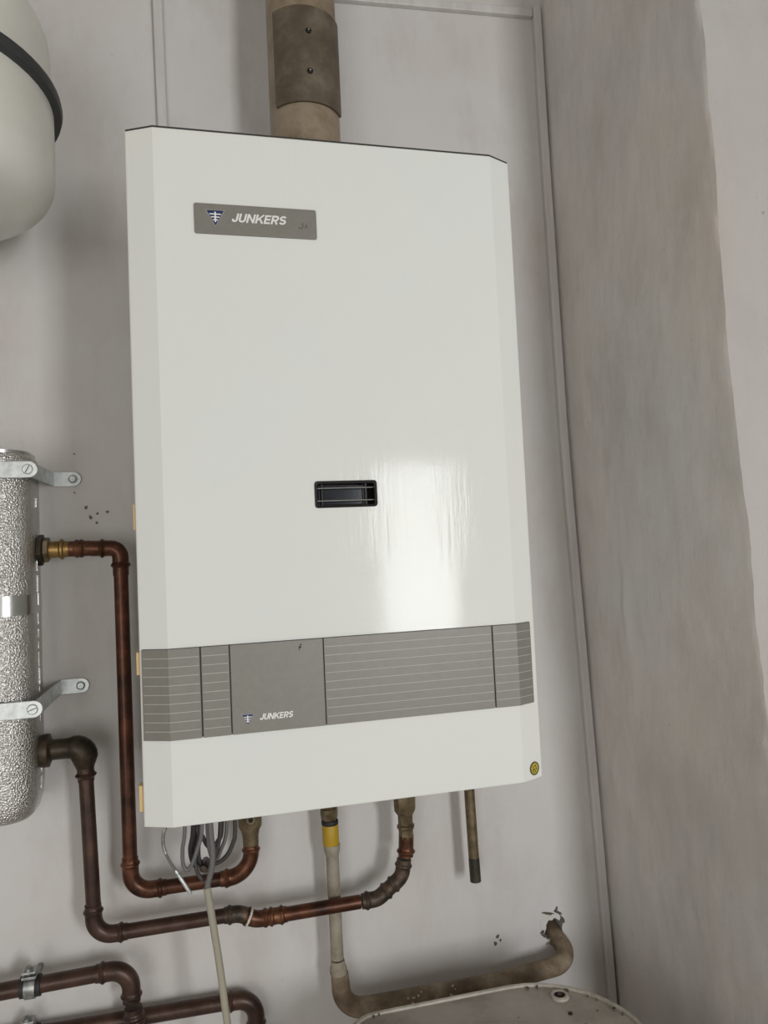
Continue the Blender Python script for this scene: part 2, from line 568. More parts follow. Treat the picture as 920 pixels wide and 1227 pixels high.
# right wall: the uneven plastered side of a pier, its far corner worn, then the recess face, its colour darkened against the strong light on it
bm = bmesh.new()
NY, NZ = 110, 260
grid = []
for j in range(NZ + 1):
    z = CEIL * j / NZ
    x0 = sum(lerp_table(RIGHT_X, min(max(z + d, 0), CEIL)) for d in (-0.1, -0.05, 0, 0.05, 0.1)) / 5
    row = []
    edge_y = PIER_Y - 0.004 * math.sin(z * 2.0) + 0.004 * noise.noise((0, 0, z * 9)) + 0.002 * noise.noise((5, 0, z * 40))
    for i in range(NY + 1):
        t = i / NY
        if t < 0.80:
            y = edge_y * (t / 0.80)
            w = min(1, t / 0.1)
            dx = 0.0045 * noise.noise((3, y * 5, z * 4)) + 0.0022 * noise.noise((9, y * 14, z * 11)) + 0.0014 * noise.noise((2, y * 45, z * 30)) + 0.0006 * noise.noise((6, y * 130, z * 60))
            # an old filled gouge and trowel ridges
            g = math.exp(-((y + 0.135 + 0.03 * (z - 1.45)) / 0.009) ** 2) * math.exp(-((z - 1.52) / 0.06) ** 2)
            dx -= 0.0045 * g
            g = math.exp(-((y + 0.150) / 0.022) ** 2 - ((z - 1.585 - 0.25 * (y + 0.15)) / 0.010) ** 2)
            dx -= 0.0035 * g * (1 + 0.8 * noise.noise((1, y * 90, z * 60)))
            x = x0 + dx * w
            if t > 0.775:
                x += 0.0012 * ((t - 0.775) / 0.025) ** 2
        else:
            s = (t - 0.80) / 0.20
            x = x0 + 0.0045 * math.exp(-s * 60) * noise.noise((3, edge_y * 5, z * 4)) + 0.0015 + (X_R - x0 - 0.0015) * s ** 1.7
            y = edge_y + 0.003 * (1 - math.exp(-s * 8)) + 0.002 * (1 - math.exp(-s * 30)) * noise.noise((x * 6, 4, z * 6))
        row.append(bm.verts.new((x, y, z)))
    grid.append(row)
for j in range(NZ):
    for i in range(NY):
        f = bm.faces.new((grid[j][i], grid[j][i + 1], grid[j + 1][i + 1], grid[j + 1][i]))
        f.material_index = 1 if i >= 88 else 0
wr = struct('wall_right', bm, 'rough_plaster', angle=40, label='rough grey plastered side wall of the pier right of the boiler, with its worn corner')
wr.data.materials.append(MATS['recess_toned_for_light'])

struct('wall_left', box_bm(X_L - 0.1, X_L, Y_F, 0.0, 0, CEIL), 'room_white', smooth=False, label='plain white wall far left of the boiler')
struct('floor', box_bm(X_L - 0.1, X_R + 0.1, Y_F - 0.1, 0.1, -0.1, 0), 'floor_tile', smooth=False, label='grey floor of the boiler room')
struct('ceiling', box_bm(X_L - 0.1, X_R + 0.1, Y_F - 0.1, 0.1, CEIL, CEIL + 0.1), 'ceiling_paint', smooth=False, label='white ceiling of the boiler room')
struct('wall_recess', box_bm(X_R, X_R + 0.1, Y_F, PIER_Y, 0, CEIL), 'room_white', smooth=False, label='white wall at the back of the recess beside the pier')
# front wall (behind the camera) with a window opening and a second one added for fill light
bm = bmesh.new()
W1 = (0.83, 1.27, 1.10, 2.06)
W_FILL = (-1.36, -0.34, 0.54, 2.06)
xs = [X_L, W_FILL[0], W_FILL[1], W1[0], W1[1], X_R]
for i in range(5):
    if i == 1:
        box(bm, xs[i], xs[i + 1], Y_F - 0.1, Y_F, 0, W_FILL[2]); box(bm, xs[i], xs[i + 1], Y_F - 0.1, Y_F, W_FILL[3], CEIL)
    elif i == 3:
        box(bm, xs[i], xs[i + 1], Y_F - 0.1, Y_F, 0, W1[2]); box(bm, xs[i], xs[i + 1], Y_F - 0.1, Y_F, W1[3], CEIL)
    else:
        box(bm, xs[i], xs[i + 1], Y_F - 0.1, Y_F, 0, CEIL)
struct('wall_front', bm, 'room_white', smooth=False, label='white wall with a window and an added fill window facing the boiler')
for k, w in ((1, W1), (2, W_FILL)):
    bm = bmesh.new()
    for a in ((w[0], w[0] + 0.03, w[2], w[3]), (w[1] - 0.03, w[1], w[2], w[3]), (w[0] + 0.03, w[1] - 0.03, w[2], w[2] + 0.03), (w[0] + 0.03, w[1] - 0.03, w[3] - 0.03, w[3])):
        box(bm, a[0], a[1], Y_F - 0.07, Y_F - 0.02, a[2], a[3])
    wf = struct('window_%d' % k, bm, 'room_white', smooth=False, label='white framed window behind the viewer, the left one added as fill')
    obj('pane', box_bm(w[0] + 0.03, w[1] - 0.03, Y_F - 0.05, Y_F - 0.045, w[2] + 0.03, w[3] - 0.03), 'glass_pane', wf, smooth=False)

# painted battens framing the back wall
bm = bmesh.new()
secs = []
for z, x in TRIM_R[1:-1]:
    secs.append((x, z))
secs = [(0.7165, 0.0)] + secs + [(0.6640, 2.545)]
prev = None
for x, z in secs:
    w = 0.0145
    ring = [bm.verts.new(p) for p in ((x - w, 0.0, z), (x - w, -0.009, z), (x - w + 0.002, -0.0115, z), (x - 0.002, -0.0115, z), (x, -0.009, z), (x, 0.0, z))]
    if prev:
        for i in range(5):
            bm.faces.new((prev[i], prev[i + 1], ring[i + 1], ring[i]))
    else:
        bm.faces.new(ring[::-1])
    prev = ring
bm.faces.new(prev)
struct('trim_1', bm, 'trim_paint', angle=20, label='slim painted upright batten in the corner right of the boiler')
bm = prism_bm([(0.10, 2.4995), (0.6480, 2.5260), (0.6480, 2.5400), (0.10, 2.5135)], 'y', -0.010, 0.0)
struct('trim_2', bm, 'trim_paint', smooth=False, bevel=0.0015, label='slim painted batten running level above the boiler')
bm = prism_bm([(0.0305, 1.40), (0.0445, 1.40), (0.0335, 2.4940), (0.0195, 2.4940)], 'y', -0.010, 0.0)
struct('trim_3', bm, 'trim_paint', smooth=False, bevel=0.0015, label='slim painted upright batten left of the flue pipe')

# ---------------------------------------------------------------- the boiler
D, ZB, BW, BH = 0.34, 1.35, 0.44, 0.7292
FW, FD = 0.0291, 0.0136
boiler = thing('gas_boiler', 'white wall-hung gas boiler with a grey striped control band and sight window', 'boiler', (0.22, 0.0, ZB))
obj('casing', box_bm(0.006, BW - 0.006, -D + FD + 0.012, -0.001, ZB + 0.010, ZB + BH - 0.003), 'casing_white', boiler, smooth=False, bevel=0.002)
# cover: front face with the sight opening, two bevelled edges, returns along the sides
SX0, SX1, SZ0, SZ1 = 0.1870, 0.2550, ZB + 0.3190, ZB + 0.3470
bm = bmesh.new()
th = 0.0012
X = [FW, SX0, SX1, BW - FW]
Z = [ZB, SZ0, SZ1, ZB + BH]
V = {}


def gv(x, y, z):
    k = (round(x, 5), round(y, 5), round(z, 5))
    if k not in V:
        V[k] = bm.verts.new((x, y, z))
    return V[k]


for i in range(3):
    for j in range(3):
        if i == 1 and j == 1:
            continue
        bm.faces.new((gv(X[i], -D, Z[j]), gv(X[i + 1], -D, Z[j]), gv(X[i + 1], -D, Z[j + 1]), gv(X[i], -D, Z[j + 1])))
for xa, xb in ((0.0, FW), (BW, BW - FW)):
    for j in range(3):
        bm.faces.new((gv(xa, -D + FD, Z[j]), gv(xb, -D, Z[j]), gv(xb, -D, Z[j + 1]), gv(xa, -D + FD, Z[j + 1])))
    for j in range(3):
        bm.faces.new((gv(xa, -0.06, Z[j]), gv(xa, -D + FD, Z[j]), gv(xa, -D + FD, Z[j + 1]), gv(xa, -0.06, Z[j + 1])))
for z in (ZB, ZB + BH):   # folded lips along the top and the bottom
    yb = -D + FD + 0.020
    bm.faces.new((gv(0, -D + FD, z), gv(FW, -D, z), gv(FW, yb, z), gv(0, yb, z)))
    bm.faces.new((gv(BW, -D + FD, z), gv(BW - FW, -D, z), gv(BW - FW, yb, z), gv(BW, yb, z)))
    for i in range(3):
        bm.faces.new((gv(X[i], -D, z), gv(X[i + 1], -D, z), gv(X[i + 1], yb, z), gv(X[i], yb, z)))
cover = obj('front_cover', bm, 'white_enamel', boiler, smooth=False, bevel=0.0016)
# sight window
sw = obj('sight_window', prism_bm(rounded_rect(SX0 - 0.0006, SX1 + 0.0006, SZ0 - 0.0006, SZ1 + 0.0006, 0.003), 'y', -D + 0.020, -D + 0.022), 'sight_black', boiler, smooth=False)
bm = bmesh.new()
o_ = rounded_rect(SX0 - 0.0006, SX1 + 0.0006, SZ0 - 0.0006, SZ1 + 0.0006, 0.0035)
i_ = rounded_rect(SX0 + 0.0022, SX1 - 0.0022, SZ0 + 0.0022, SZ1 - 0.0022, 0.0022)
n = len(o_)
rings = [[bm.verts.new((p[0], y, p[1])) for p in P_] for P_, y in ((o_, -D - 0.0012), (i_, -D - 0.0004), (i_, -D + 0.020))]
back = [bm.verts.new((p[0], -D + 0.001, p[1])) for p in o_]
for A, B in ((back, rings[0]), (rings[0], rings[1]), (rings[1], rings[2])):
    for k in range(n):
        bm.faces.new((A[k], A[(k + 1) % n], B[(k + 1) % n], B[k]))
obj('frame', bm, 'sight_black', sw)
obj('pane', box_bm(SX0 + 0.010, SX1 - 0.0125, -D + 0.014, -D + 0.0165, SZ0 + 0.004, SZ1 - 0.004), 'sight_glass', sw, smooth=False)
for z in (SZ0 + 0.0073, SZ0 + 0.0212):
    obj('bar', sweep_bm([(SX0 + 0.001, -D + 0.004, z), (SX1 - 0.001, -D + 0.004, z)], 0.0006, 8), 'bright_metal', sw)
obj('post', box_bm(SX1 - 0.0115, SX1 - 0.0095, -D + 0.006, -D + 0.012, SZ0 + 0.002, SZ1 - 0.002), 'sight_black', sw, smooth=False)
obj('post', box_bm(SX0 + 0.0075, SX0 + 0.0092, -D + 0.006, -D + 0.012, SZ0 + 0.002, SZ1 - 0.002), 'sight_black', sw, smooth=False)


def cover_y(x):
    if x < FW:
        return -D + FD * (1 - x / FW)
    if x > BW - FW:
        return -D + FD * (x - (BW - FW)) / FW
    return -D


def band_profile(x0, x1, out, back):
    xs_ = [x0] + [v_ for v_ in (FW, BW - FW) if x0 < v_ < x1] + [x1]
    fr = [(x, cover_y(x) - out) for x in xs_]
    return fr + [(x, cover_y(x) + back) for x in reversed(xs_)]


def emblem(parent, x, z, w, h, y):
    """blue inverted triangle with a pale barred staff"""
    e = obj('emblem', prism_bm([(x - w / 2, z + h / 2), (x, z - h / 2), (x + w / 2, z + h / 2)], 'y', y - 0.0003, y + 0.0002), 'logo_blue', parent, smooth=False)
    bm = bmesh.new()
    f = y - 0.0005
    box(bm, x - w * 0.045, x + w * 0.045, f, f + 0.0003, z - h * 0.26, z + h * 0.40)
    for hw, zz in ((0.33, 0.25), (0.24, 0.06), (0.15, -0.12)):
        box(bm, x - w * hw, x + w * hw, f - 0.0001, f + 0.0003, z + h * (zz - 0.035), z + h * (zz + 0.035))
    obj('emblem_staff', bm, 'print_white', e, smooth=False)
    bm = bmesh.new()
    prism(bm, [(x - w * 0.54, z + h * 0.525), (x, z - h * 0.55), (x + w * 0.54, z + h * 0.525)], 'y', y - 0.00015, y + 0.0002)
    obj('emblem_edge', bm, 'print_pale', e, smooth=False)
    return e


def stroke(pts, w):
    """thick mitred 2D polyline as quads"""
    P = [Vector(p) for p in pts]
    L, Rr = [], []
    for i_ in range(len(P)):
        d0 = (P[i_] - P[i_ - 1]).normalized() if i_ else (P[1] - P[0]).normalized()
        d1 = (P[i_ + 1] - P[i_]).normalized() if i_ < len(P) - 1 else d0
        n0, n1 = Vector((-d0.y, d0.x)), Vector((-d1.y, d1.x))
        mv = (n0 + n1).normalized()
        mv = mv / max(0.5, mv.dot(n0))
        L.append(P[i_] + mv * w / 2)
        Rr.append(P[i_] - mv * w / 2)
    return [(L[k], L[k + 1], Rr[k + 1], Rr[k]) for k in range(len(P) - 1)]


def arc2(cx, cy, rx, ry, a0, a1, n=10):
    return [(cx + rx * math.cos(math.radians(a0 + (a1 - a0) * k / n)), cy + ry * math.sin(math.radians(a0 + (a1 - a0) * k / n))) for k in range(n + 1)]


SW = 0.185
GLYPHS = {   # advance width, strokes, on a cap height of 1
    'J': (0.62, [[(0.46, 1.0), (0.46, 0.34)] + arc2(0.28, 0.30, 0.18, 0.195, 0, -180)[1:] + [(0.10, 0.36)]]),
    'U': (0.76, [[(0.105, 1.0), (0.105, 0.36)] + arc2(0.355, 0.36, 0.25, 0.255, 180, 360)[1:] + [(0.605, 1.0)]]),
    'N': (0.84, [[(0.105, 0), (0.105, 1.0)], [(0.675, 0), (0.675, 1.0)], [(0.12, 0.94), (0.66, 0.06)]]),
    'K': (0.82, [[(0.105, 0), (0.105, 1.0)], [(0.17, 0.38), (0.70, 1.0)], [(0.34, 0.58), (0.72, 0.0)]]),
    'E': (0.68, [[(0.105, 0), (0.105, 1.0)], [(0.1, 0.1), (0.60, 0.1)], [(0.1, 0.5), (0.56, 0.5)], [(0.1, 0.9), (0.60, 0.9)]]),
    'R': (0.76, [[(0.105, 0), (0.105, 1.0)], [(0.1, 0.9), (0.40, 0.9)] + arc2(0.40, 0.675, 0.20, 0.225, 90, -90)[1:] + [(0.1, 0.45)], [(0.36, 0.45), (0.60, 0.0)]]),
    'S': (0.70, [arc2(0.33, 0.70, 0.225, 0.205, 20, 180, 8) + arc2(0.33, 0.70, 0.225, 0.20, 180, 262, 4)[1:] + arc2(0.35, 0.305, 0.225, 0.205, 80, 0, 4) + arc2(0.35, 0.305, 0.235, 0.205, 0, -165, 8)[1:]]),
}


def lettering(parent, text, x, z, height, width, y, mat='print_white'):
    total = sum(GLYPHS[c][0] for c in text) - 0.08 + 0.24
    sx_ = width / total
    bm = bmesh.new()
    cur = 0.0
    for c in text:
        adv, strokes = GLYPHS[c]
        for st_ in strokes:
            y -= 0.000012
            for quad in stroke(st_, SW if len(st_) != 2 or st_[0][0] == st_[1][0] or st_[0][1] == st_[1][1] else SW * 0.9):
                vs = [(x + (cur + p.x + 0.24 * p.y) * sx_, z + p.y * height) for p in quad]
                lo = [bm.verts.new((a, y, b)) for a, b in vs]
                hi = [bm.verts.new((a, y + 0.0003, b)) for a, b in vs]
                bm.faces.new(lo)
                bm.faces.new(hi[::-1])
                for k in range(4):
                    bm.faces.new((lo[k], lo[(k + 1) % 4], hi[(k + 1) % 4], hi[k]))
        cur += adv
    return obj('lettering', bm, mat, parent, smooth=False, kind='stuff')


# name plate at the top left of the cover
plate = obj('name_plate', prism_bm(rounded_rect(0.0695, 0.2005, ZB + 0.6155, ZB + 0.6485, 0.0022), 'y', -D - 0.0022, -D + 0.001), 'panel_grey', boiler, smooth=False, bevel=0.0006)
yp = -D - 0.0022
emblem(plate, 0.0915, ZB + 0.6325, 0.0185, 0.0170, yp)
lettering(plate, 'JUNKERS', 0.1080, ZB + 0.6292, 0.0098, 0.0600, yp - 0.0004)
bm = bmesh.new()
sweep(bm, [(0.1805, yp - 0.0001, ZB + 0.6275), (0.1835, yp - 0.0001, ZB + 0.6262), (0.1855, yp - 0.0001, ZB + 0.6285), (0.1850, yp - 0.0001, ZB + 0.6325)], 0.0003, 6)
sweep(bm, [(0.1870, yp - 0.0001, ZB + 0.6275), (0.1900, yp - 0.0001, ZB + 0.6290), (0.1885, yp - 0.0001, ZB + 0.6315)], 0.0003, 6)
obj('scratch_mark', bm, 'gap_dark', plate)

# control band: dark backing and five grey panels
BZ0, BZ1 = ZB + 0.0870, ZB + 0.1790
obj('band_backing', prism_bm(band_profile(0.0030, BW - 0.0080, 0.0006, 0.002), 'z', BZ0 + 0.001, BZ1 + 0.0004), 'gap_dark', boiler, smooth=False)


def striped_panel(x0, x1, name='striped_panel'):
    p = obj(name, prism_bm(band_profile(x0, x1, 0.0024, 0.001), 'z', BZ0, BZ1), 'panel_grey', boiler, smooth=False, bevel=0.0005)
    for k in range(9):
        z = BZ0 + 0.0092 * (k + 1)
        obj('ridge_line', prism_bm(band_profile(x0 + 0.0012, x1 - 0.0012, 0.00268, -0.0020), 'z', z - 0.00030, z + 0.00030), 'print_pale', p, smooth=False)
    return p


striped_panel(0.0024, 0.0603)
striped_panel(0.0616, 0.0898)
flap = obj('control_flap', prism_bm(band_profile(0.0908, 0.1880, 0.0030, 0.001), 'z', BZ0, BZ1), 'panel_grey', boiler, smooth=False, bevel=0.0006)
emblem(flap, 0.1065, BZ0 + 0.0140, 0.0120, 0.0112, -D - 0.0030)
lettering(flap, 'JUNKERS', 0.1185, BZ0 + 0.0125, 0.0064, 0.0355, -D - 0.0034)
bm = bmesh.new()
for (x, z, s) in ((0.1635, BZ1 - 0.0075, 0.0013), (0.1645, BZ1 - 0.0050, 0.0009), (0.1625, BZ1 - 0.0098, 0.0007)):
    prism(bm, [(x + s * math.cos(a * 0.9), z + s * math.sin(a * 0.9)) for a in range(7)], 'y', -D - 0.0033, -D - 0.0029)
obj('pin_hole', bm, 'sight_black', flap, smooth=False)
striped_panel(0.1890, 0.3805)
striped_panel(0.3818, 0.4322)

prof = band_profile(0.0008, BW - 0.0008, -0.0012, 0.012)
obj('top_seam', prism_bm(prof, 'z', ZB + BH - 0.003, ZB + BH + 0.0020), 'gap_dark', boiler, smooth=False)
# yellow round sticker on the lower right bevel
sx_, sz_ = 0.4275, ZB + 0.0125
e1 = Vector((FW, FD, 0)).normalized()
nrm = Vector((FD, -FW, 0)).normalized()
ctr = Vector((sx_, cover_y(sx_), sz_))


def disc_on_facet(r0, r1, t0, t1, seg=24):
    bm = bmesh.new()
    def ring(r, t):
        return [bm.verts.new(ctr + nrm * t + e1 * (r * math.cos(2 * math.pi * k / seg)) + Vector((0, 0, 1)) * (r * math.sin(2 * math.pi * k / seg))) for k in range(seg)]
    if r0 == 0:
        a, b = ring(r1, t0), ring(r1, t1)
        bm.faces.new(a); bm.faces.new(b)
        for k in range(seg):
            bm.faces.new((a[k], a[(k + 1) % seg], b[(k + 1) % seg], b[k]))
    else:
        a, b, c, d = ring(r1, t0), ring(r1, t1), ring(r0, t1), ring(r0, t0)
        for P_, Q_ in ((a, b), (b, c), (c, d)):
            for k in range(seg):
                bm.faces.new((P_[k], P_[(k + 1) % seg], Q_[(k + 1) % seg], Q_[k]))
    return bm


st = obj('round_sticker', disc_on_facet(0, 0.0072, -0.0003, 0.0006), 'sticker_yellow', boiler, smooth=False, label='small round yellow sticker with dark marks')
obj('sticker_ring', disc_on_facet(0.0062, 0.0076, 0.0, 0.0009), 'sticker_ink', st, smooth=False)
bm = bmesh.new()
rnd = random.Random(3)
for (a, b, s) in ((-0.0026, 0.0022, 0.0011), (0.0012, 0.0026, 0.0012), (0.0030, -0.0004, 0.0011), (-0.0008, -0.0008, 0.0012), (-0.0030, -0.0018, 0.0010), (0.0012, -0.0032, 0.0011), (-0.0012, -0.0042, 0.0008)):
    c_ = ctr + nrm * 0.0007 + e1 * a + Vector((0, 0, b))
    ring = [c_ + e1 * (s * rnd.uniform(0.6, 1.2) * math.cos(k * 1.047)) + Vector((0, 0, s * rnd.uniform(0.6, 1.2) * math.sin(k * 1.047))) for k in range(6)]
    lo = [bm.verts.new(p) for p in ring]; hi = [bm.verts.new(p + nrm * 0.0002) for p in ring]
    bm.faces.new(hi)
    for k in range(6):
        bm.faces.new((lo[k], lo[(k + 1) % 6], hi[(k + 1) % 6], hi[k]))
obj('sticker_print', bm, 'sticker_ink', st, smooth=False)
# tan clips on the left side edge of the cover
for z0, z1, dx in ((1.6525, 1.6800, 0.0025), (1.5025, 1.5260, 0.0035), (1.3640, 1.3905, 0.0045)):
    obj('edge_clip', box_bm(-dx, 0.0004, -0.322, -0.309, z0, z1), 'clip_tan', boiler, 'tan plastic clip', smooth=False, bevel=0.0008)

# ---------------------------------------------------------------- flue
FX, FY, FR = 0.2285, -0.115, 0.0495
flue = thing('flue_pipe', 'beige flue pipe rising from the boiler top with a brown sleeve', 'flue', (FX, FY, ZB + BH))
obj('tube', lathe_z(FX, FY, [(FR, ZB + BH - 0.002), (FR, 2.5), (FR, CEIL)], 48), 'flue_beige', flue)
obj('collar', lathe_z(FX, FY, [(FR + 0.006, ZB + BH - 0.002), (FR + 0.006, ZB + BH + 0.008), (FR + 0.001, ZB + BH + 0.011)], 48), 'flue_beige', flue)
sl_a0, sl_a1 = 214.0, 336.0
bm = lathe_z(FX, FY, [(FR + 0.0005, 2.2340), (FR + 0.0035, 2.2340), (FR + 0.0040, 2.2380), (FR + 0.0040, 2.3670), (FR + 0.0035, 2.3700), (FR + 0.0005, 2.3700)], 40, sl_a0, sl_a1)
sleeve = obj('sleeve', bm, 'flue_sleeve', flue, 'brown sleeve plate screwed around the flue')
for z in (2.3330, 2.2760):
    a = math.radians(271.5)
    p = Vector((FX + (FR + 0.003) * math.cos(a), FY + (FR + 0.003) * math.sin(a), z))
    d = Vector((math.cos(a), math.sin(a), 0))
    s = obj('screw', lathe_line(p, p + d, [(0, 0.0042), (0.0022, 0.0040), (0.0034, 0.0028), (0.0038, 0.0014)], 14), 'sight_black', sleeve)
    obj('screw_slot', lathe_line(p + d * 0.003, p + d, [(0, 0.0016), (0.0013, 0.0013)], 8), 'bright_metal', s)

# ---------------------------------------------------------------- expansion vessel, upper left
EX, EY, EZ = -0.2510, -0.2200, 2.1670
ev = thing('expansion_vessel', 'off-white round expansion vessel with a dark clamp band, hung at upper left', 'vessel', (EX, EY, 1.99))


def dome(r, z0, h, r_knee, sgn):
    """torispherical end: knuckle then shallow cap"""
    out = []
    for k in range(9):
        a = math.radians(90 * k / 8)
        out.append((r - r_knee + r_knee * math.cos(a), z0 + sgn * r_knee * 0.9 * math.sin(a)))
    z1 = out[-1][1]
    R0 = r - r_knee
    for k in range(1, 9):
        rr = R0 * (1 - k / 8.0)
        out.append((max(rr, 0.0004), z1 + sgn * (h - r_knee * 0.9) * (1 - (rr / R0) ** 2)))
    return out


lower = [(0.1615, EZ)] + dome(0.1615, 2.082, 0.079, 0.050, -1)
obj('lower_shell', lathe_z(EX, EY, lower[::-1], 64), 'tank_paint', ev)
upper = [(0.1590, EZ)] + dome(0.1585, 2.232, 0.105, 0.070, 1)
obj('upper_shell', lathe_z(EX, EY, upper, 64), 'tank_paint', ev)
obj('clamp_band', lathe_z(EX, EY, [(0.1580, EZ - 0.0075), (0.1650, EZ - 0.0085), (0.1700, EZ - 0.0060), (0.1715, EZ), (0.1700, EZ + 0.0070), (0.1650, EZ + 0.0095), (0.1570, EZ + 0.0095)], 72), 'dark_band', ev)
obj('wall_bracket', box_bm(EX - 0.05, EX + 0.05, EY + 0.150, -0.0005, EZ - 0.05, EZ + 0.05), 'zinc', ev, smooth=False, bevel=0.002)
obj('valve_stem', lathe_line((EX, EY, 1.990), (EX, EY, 1.95), [(0, 0.010), (0.020, 0.010), (0.021, 0.007), (0.032, 0.007)], 16), 'brass', ev)

# ---------------------------------------------------------------- foil-clad separator, left
SXr = -0.1475
sep = thing('hydraulic_separator', 'silver foil clad insulated block clamped to the wall at the left edge', 'insulated block', (-0.203, -0.065, 1.302))


def rr_loft(levels, n=8):
    """levels: (z, inset, rounding)"""
    bm = bmesh.new()
    prev = None
    for z, ins, r in levels:
        ring = [bm.verts.new((x, y, z)) for x, y in rounded_rect(-0.2585 + ins, SXr - ins, -0.1210 + ins, -0.0090 - ins, r, n)]
        if prev:
            k = len(ring)
            for i in range(k):
                bm.faces.new((prev[i], prev[(i + 1) % k], ring[(i + 1) % k], ring[i]))
        else:
            bm.faces.new(ring[::-1])
        prev = ring
    bm.faces.new(prev)
    return bm


obj('insulation', rr_loft([(1.302, 0.010, 0.030), (1.306, 0.006, 0.034), (1.322, 0.0015, 0.037), (1.34, 0.0, 0.038), (1.55, 0, 0.038), (1.75, 0, 0.038), (1.762, 0.001, 0.038), (1.768, 0.005, 0.034)]), 'crinkled_foil', sep, angle=50)
obj('tape_band', rr_loft([(1.5590, -0.0007, 0.0387), (1.5840, -0.0007, 0.0387)]), 'smooth_foil', sep, 'smooth foil tape')
obj('tape_band', rr_loft([(1.7655, 0.0035, 0.036), (1.7700, 0.0035, 0.036)]), 'smooth_foil', sep)
bm = bmesh.new()
rnd = random.Random(5)
z = 1.33
while z < 1.70:   # ragged foil edge standing up along the joint of the two halves
    h = rnd.uniform(0.008, 0.022)
    if not (1.62 < z < 1.68 or 1.36 < z < 1.41):
        box(bm, SXr - 0.001, SXr + rnd.uniform(0.0004, 0.0016), -0.0665, -0.0648, z, z + h)
    z += h + rnd.uniform(0.001, 0.006)
obj('joint_seam', bm, 'smooth_foil', sep, smooth=False, kind='stuff')


def clamp(label, z, foot_z, foot_dx):
    t = thing('wall_clamp', label, 'clamp', (-0.145, -0.06, z), 'zinc clamps holding the foil block')
    n = 8
    x1 = -0.1325
    hw = 0.0105
    poly = [(-0.275, z - hw), (x1 - hw, z - hw)] + [(x1 - hw + hw * math.cos(math.radians(a)), z + hw * math.sin(math.radians(a))) for a in range(-75, 90, 15)] + [(x1 - hw, z + hw), (-0.275, z + hw)]
    obj('strap', prism_bm(poly, 'y', -0.1262, -0.1238), 'zinc', t, smooth=False, bevel=0.0006)
    sc = obj('screw', lathe_line((-0.1440, -0.1255, z), (-0.1440, -0.2, z), [(0, 0.0066), (0.0022, 0.0064), (0.0030, 0.0054)], 24), 'zinc', t)
    a = math.radians(62 if z > 1.6 else 20)
    dx, dz = 0.0052 * math.cos(a), 0.0052 * math.sin(a)
    obj('screw_slot', sweep_bm([(-0.1440 - dx, -0.12868, z - dz), (-0.1440 + dx, -0.12868, z + dz)], 0.0005, 6), 'gap_dark', sc)
    # arm from the strap end back to the wall, its face turned to the right
    bm = bmesh.new()
    za, zb = z, foot_z
    vs = []
    for y, zz, h in ((-0.1238, za, 0.0098), (-0.06, (za + zb) / 2, 0.0098), (-0.0030, zb, 0.0095)):
        xa = -0.1405 + foot_dx * (1 + y / 0.1238)
        vs.append([bm.verts.new(p) for p in ((xa - 0.0011, y, zz - h), (xa + 0.0011, y, zz - h), (xa + 0.0011, y, zz + h), (xa - 0.0011, y, zz + h))])
    for A, B in zip(vs, vs[1:]):
        for k in range(4):
            bm.faces.new((A[k], A[(k + 1) % 4], B[(k + 1) % 4], B[k]))
    bm.faces.new(vs[0]); bm.faces.new(vs[-1][::-1])
    obj('arm', bm, 'zinc', t, smooth=False)
    xf = -0.1405 + foot_dx
    xe = xf + 0.0375
    poly = [(xf - 0.001, foot_z - hw), (xe - hw, foot_z - hw)] + [(xe - hw + hw * math.cos(math.radians(a)), foot_z + hw * math.sin(math.radians(a))) for a in range(-75, 90, 15)] + [(xe - hw, foot_z + hw), (xf - 0.001, foot_z + hw)]
    obj('foot', prism_bm(poly, 'y', -0.0030, -0.0002), 'zinc', t, smooth=False, bevel=0.0006)
    obj('screw', lathe_line((xe - 0.0115, -0.0025, foot_z), (xe - 0.0115, -0.2, foot_z), [(0, 0.0062), (0.0016, 0.0060), (0.0030, 0.0040)], 20), 'zinc', t)
    return t


clamp('upper zinc strap clamp holding the foil block to the wall', 1.7425, 1.7425, 0.004)
clamp('lower zinc strap clamp holding the foil block to the wall', 1.4435, 1.4495, 0.008)

# ---------------------------------------------------------------- pipes
R = 0.0096


def V3(x, y, z):
    return Vector((x, y, z))


# upper pipe from the block, down beside the boiler and up to it
ya = -0.0550
pa = thing('copper_pipe', 'copper pipe with brass union, from the block down the boiler side to the brass valve', 'pipe', (-0.0430, ya, 1.4000), 'copper pipes around the boiler')
za = 1.6415
obj('lock_nut', hexnut((-0.1478, ya, za), (-0.1405, ya, za), 0.0215), 'black_iron', pa)
obj('union_nut', hexnut((-0.1405, ya, za), (-0.1335, ya, za), 0.0172), 'old_brass', pa)
obj('union', lathe_line((-0.1340, ya, za), (-0.0821, ya, za), [(0, 0.0110), (0.006, 0.0112), (0.0125, 0.0110), (0.015, 0.0138), (0.0175, 0.0138), (0.019, 0.0110), (0.0255, 0.0105), (0.027, 0.0098)], 20), 'brass', pa)
cA0, cA1, cA2, cA3 = V3(-0.1125, ya, za), V3(-0.0435, ya, 1.6400), V3(-0.0415, ya, 1.1771), V3(0.1187, ya, 1.1771)
coupling(pa, V3(-0.1110, ya, za), V3(-0.0811, ya, za), R, at=0.0120)
tube(pa, V3(-0.0841, ya, za), V3(-0.0577, ya, 1.6405), R * 1.05)
elbow(pa, cA0, cA1, cA2, 0.0125, R, sock=0.0255, at=0.0145, bead=0.26)
tube(pa, V3(-0.0434, ya, 1.6120), V3(-0.0417, ya, 1.2164), R)
elbow(pa, cA1, cA2, cA3, 0.026, R, sock=0.0200)
tube(pa, V3(-0.0030, ya, 1.1771), V3(0.0832, ya, 1.1771), R)
topA = V3(0.1187, ya, 1.3600)
elbow(pa, cA2, cA3, topA, 0.032, R, sock=0.0110)
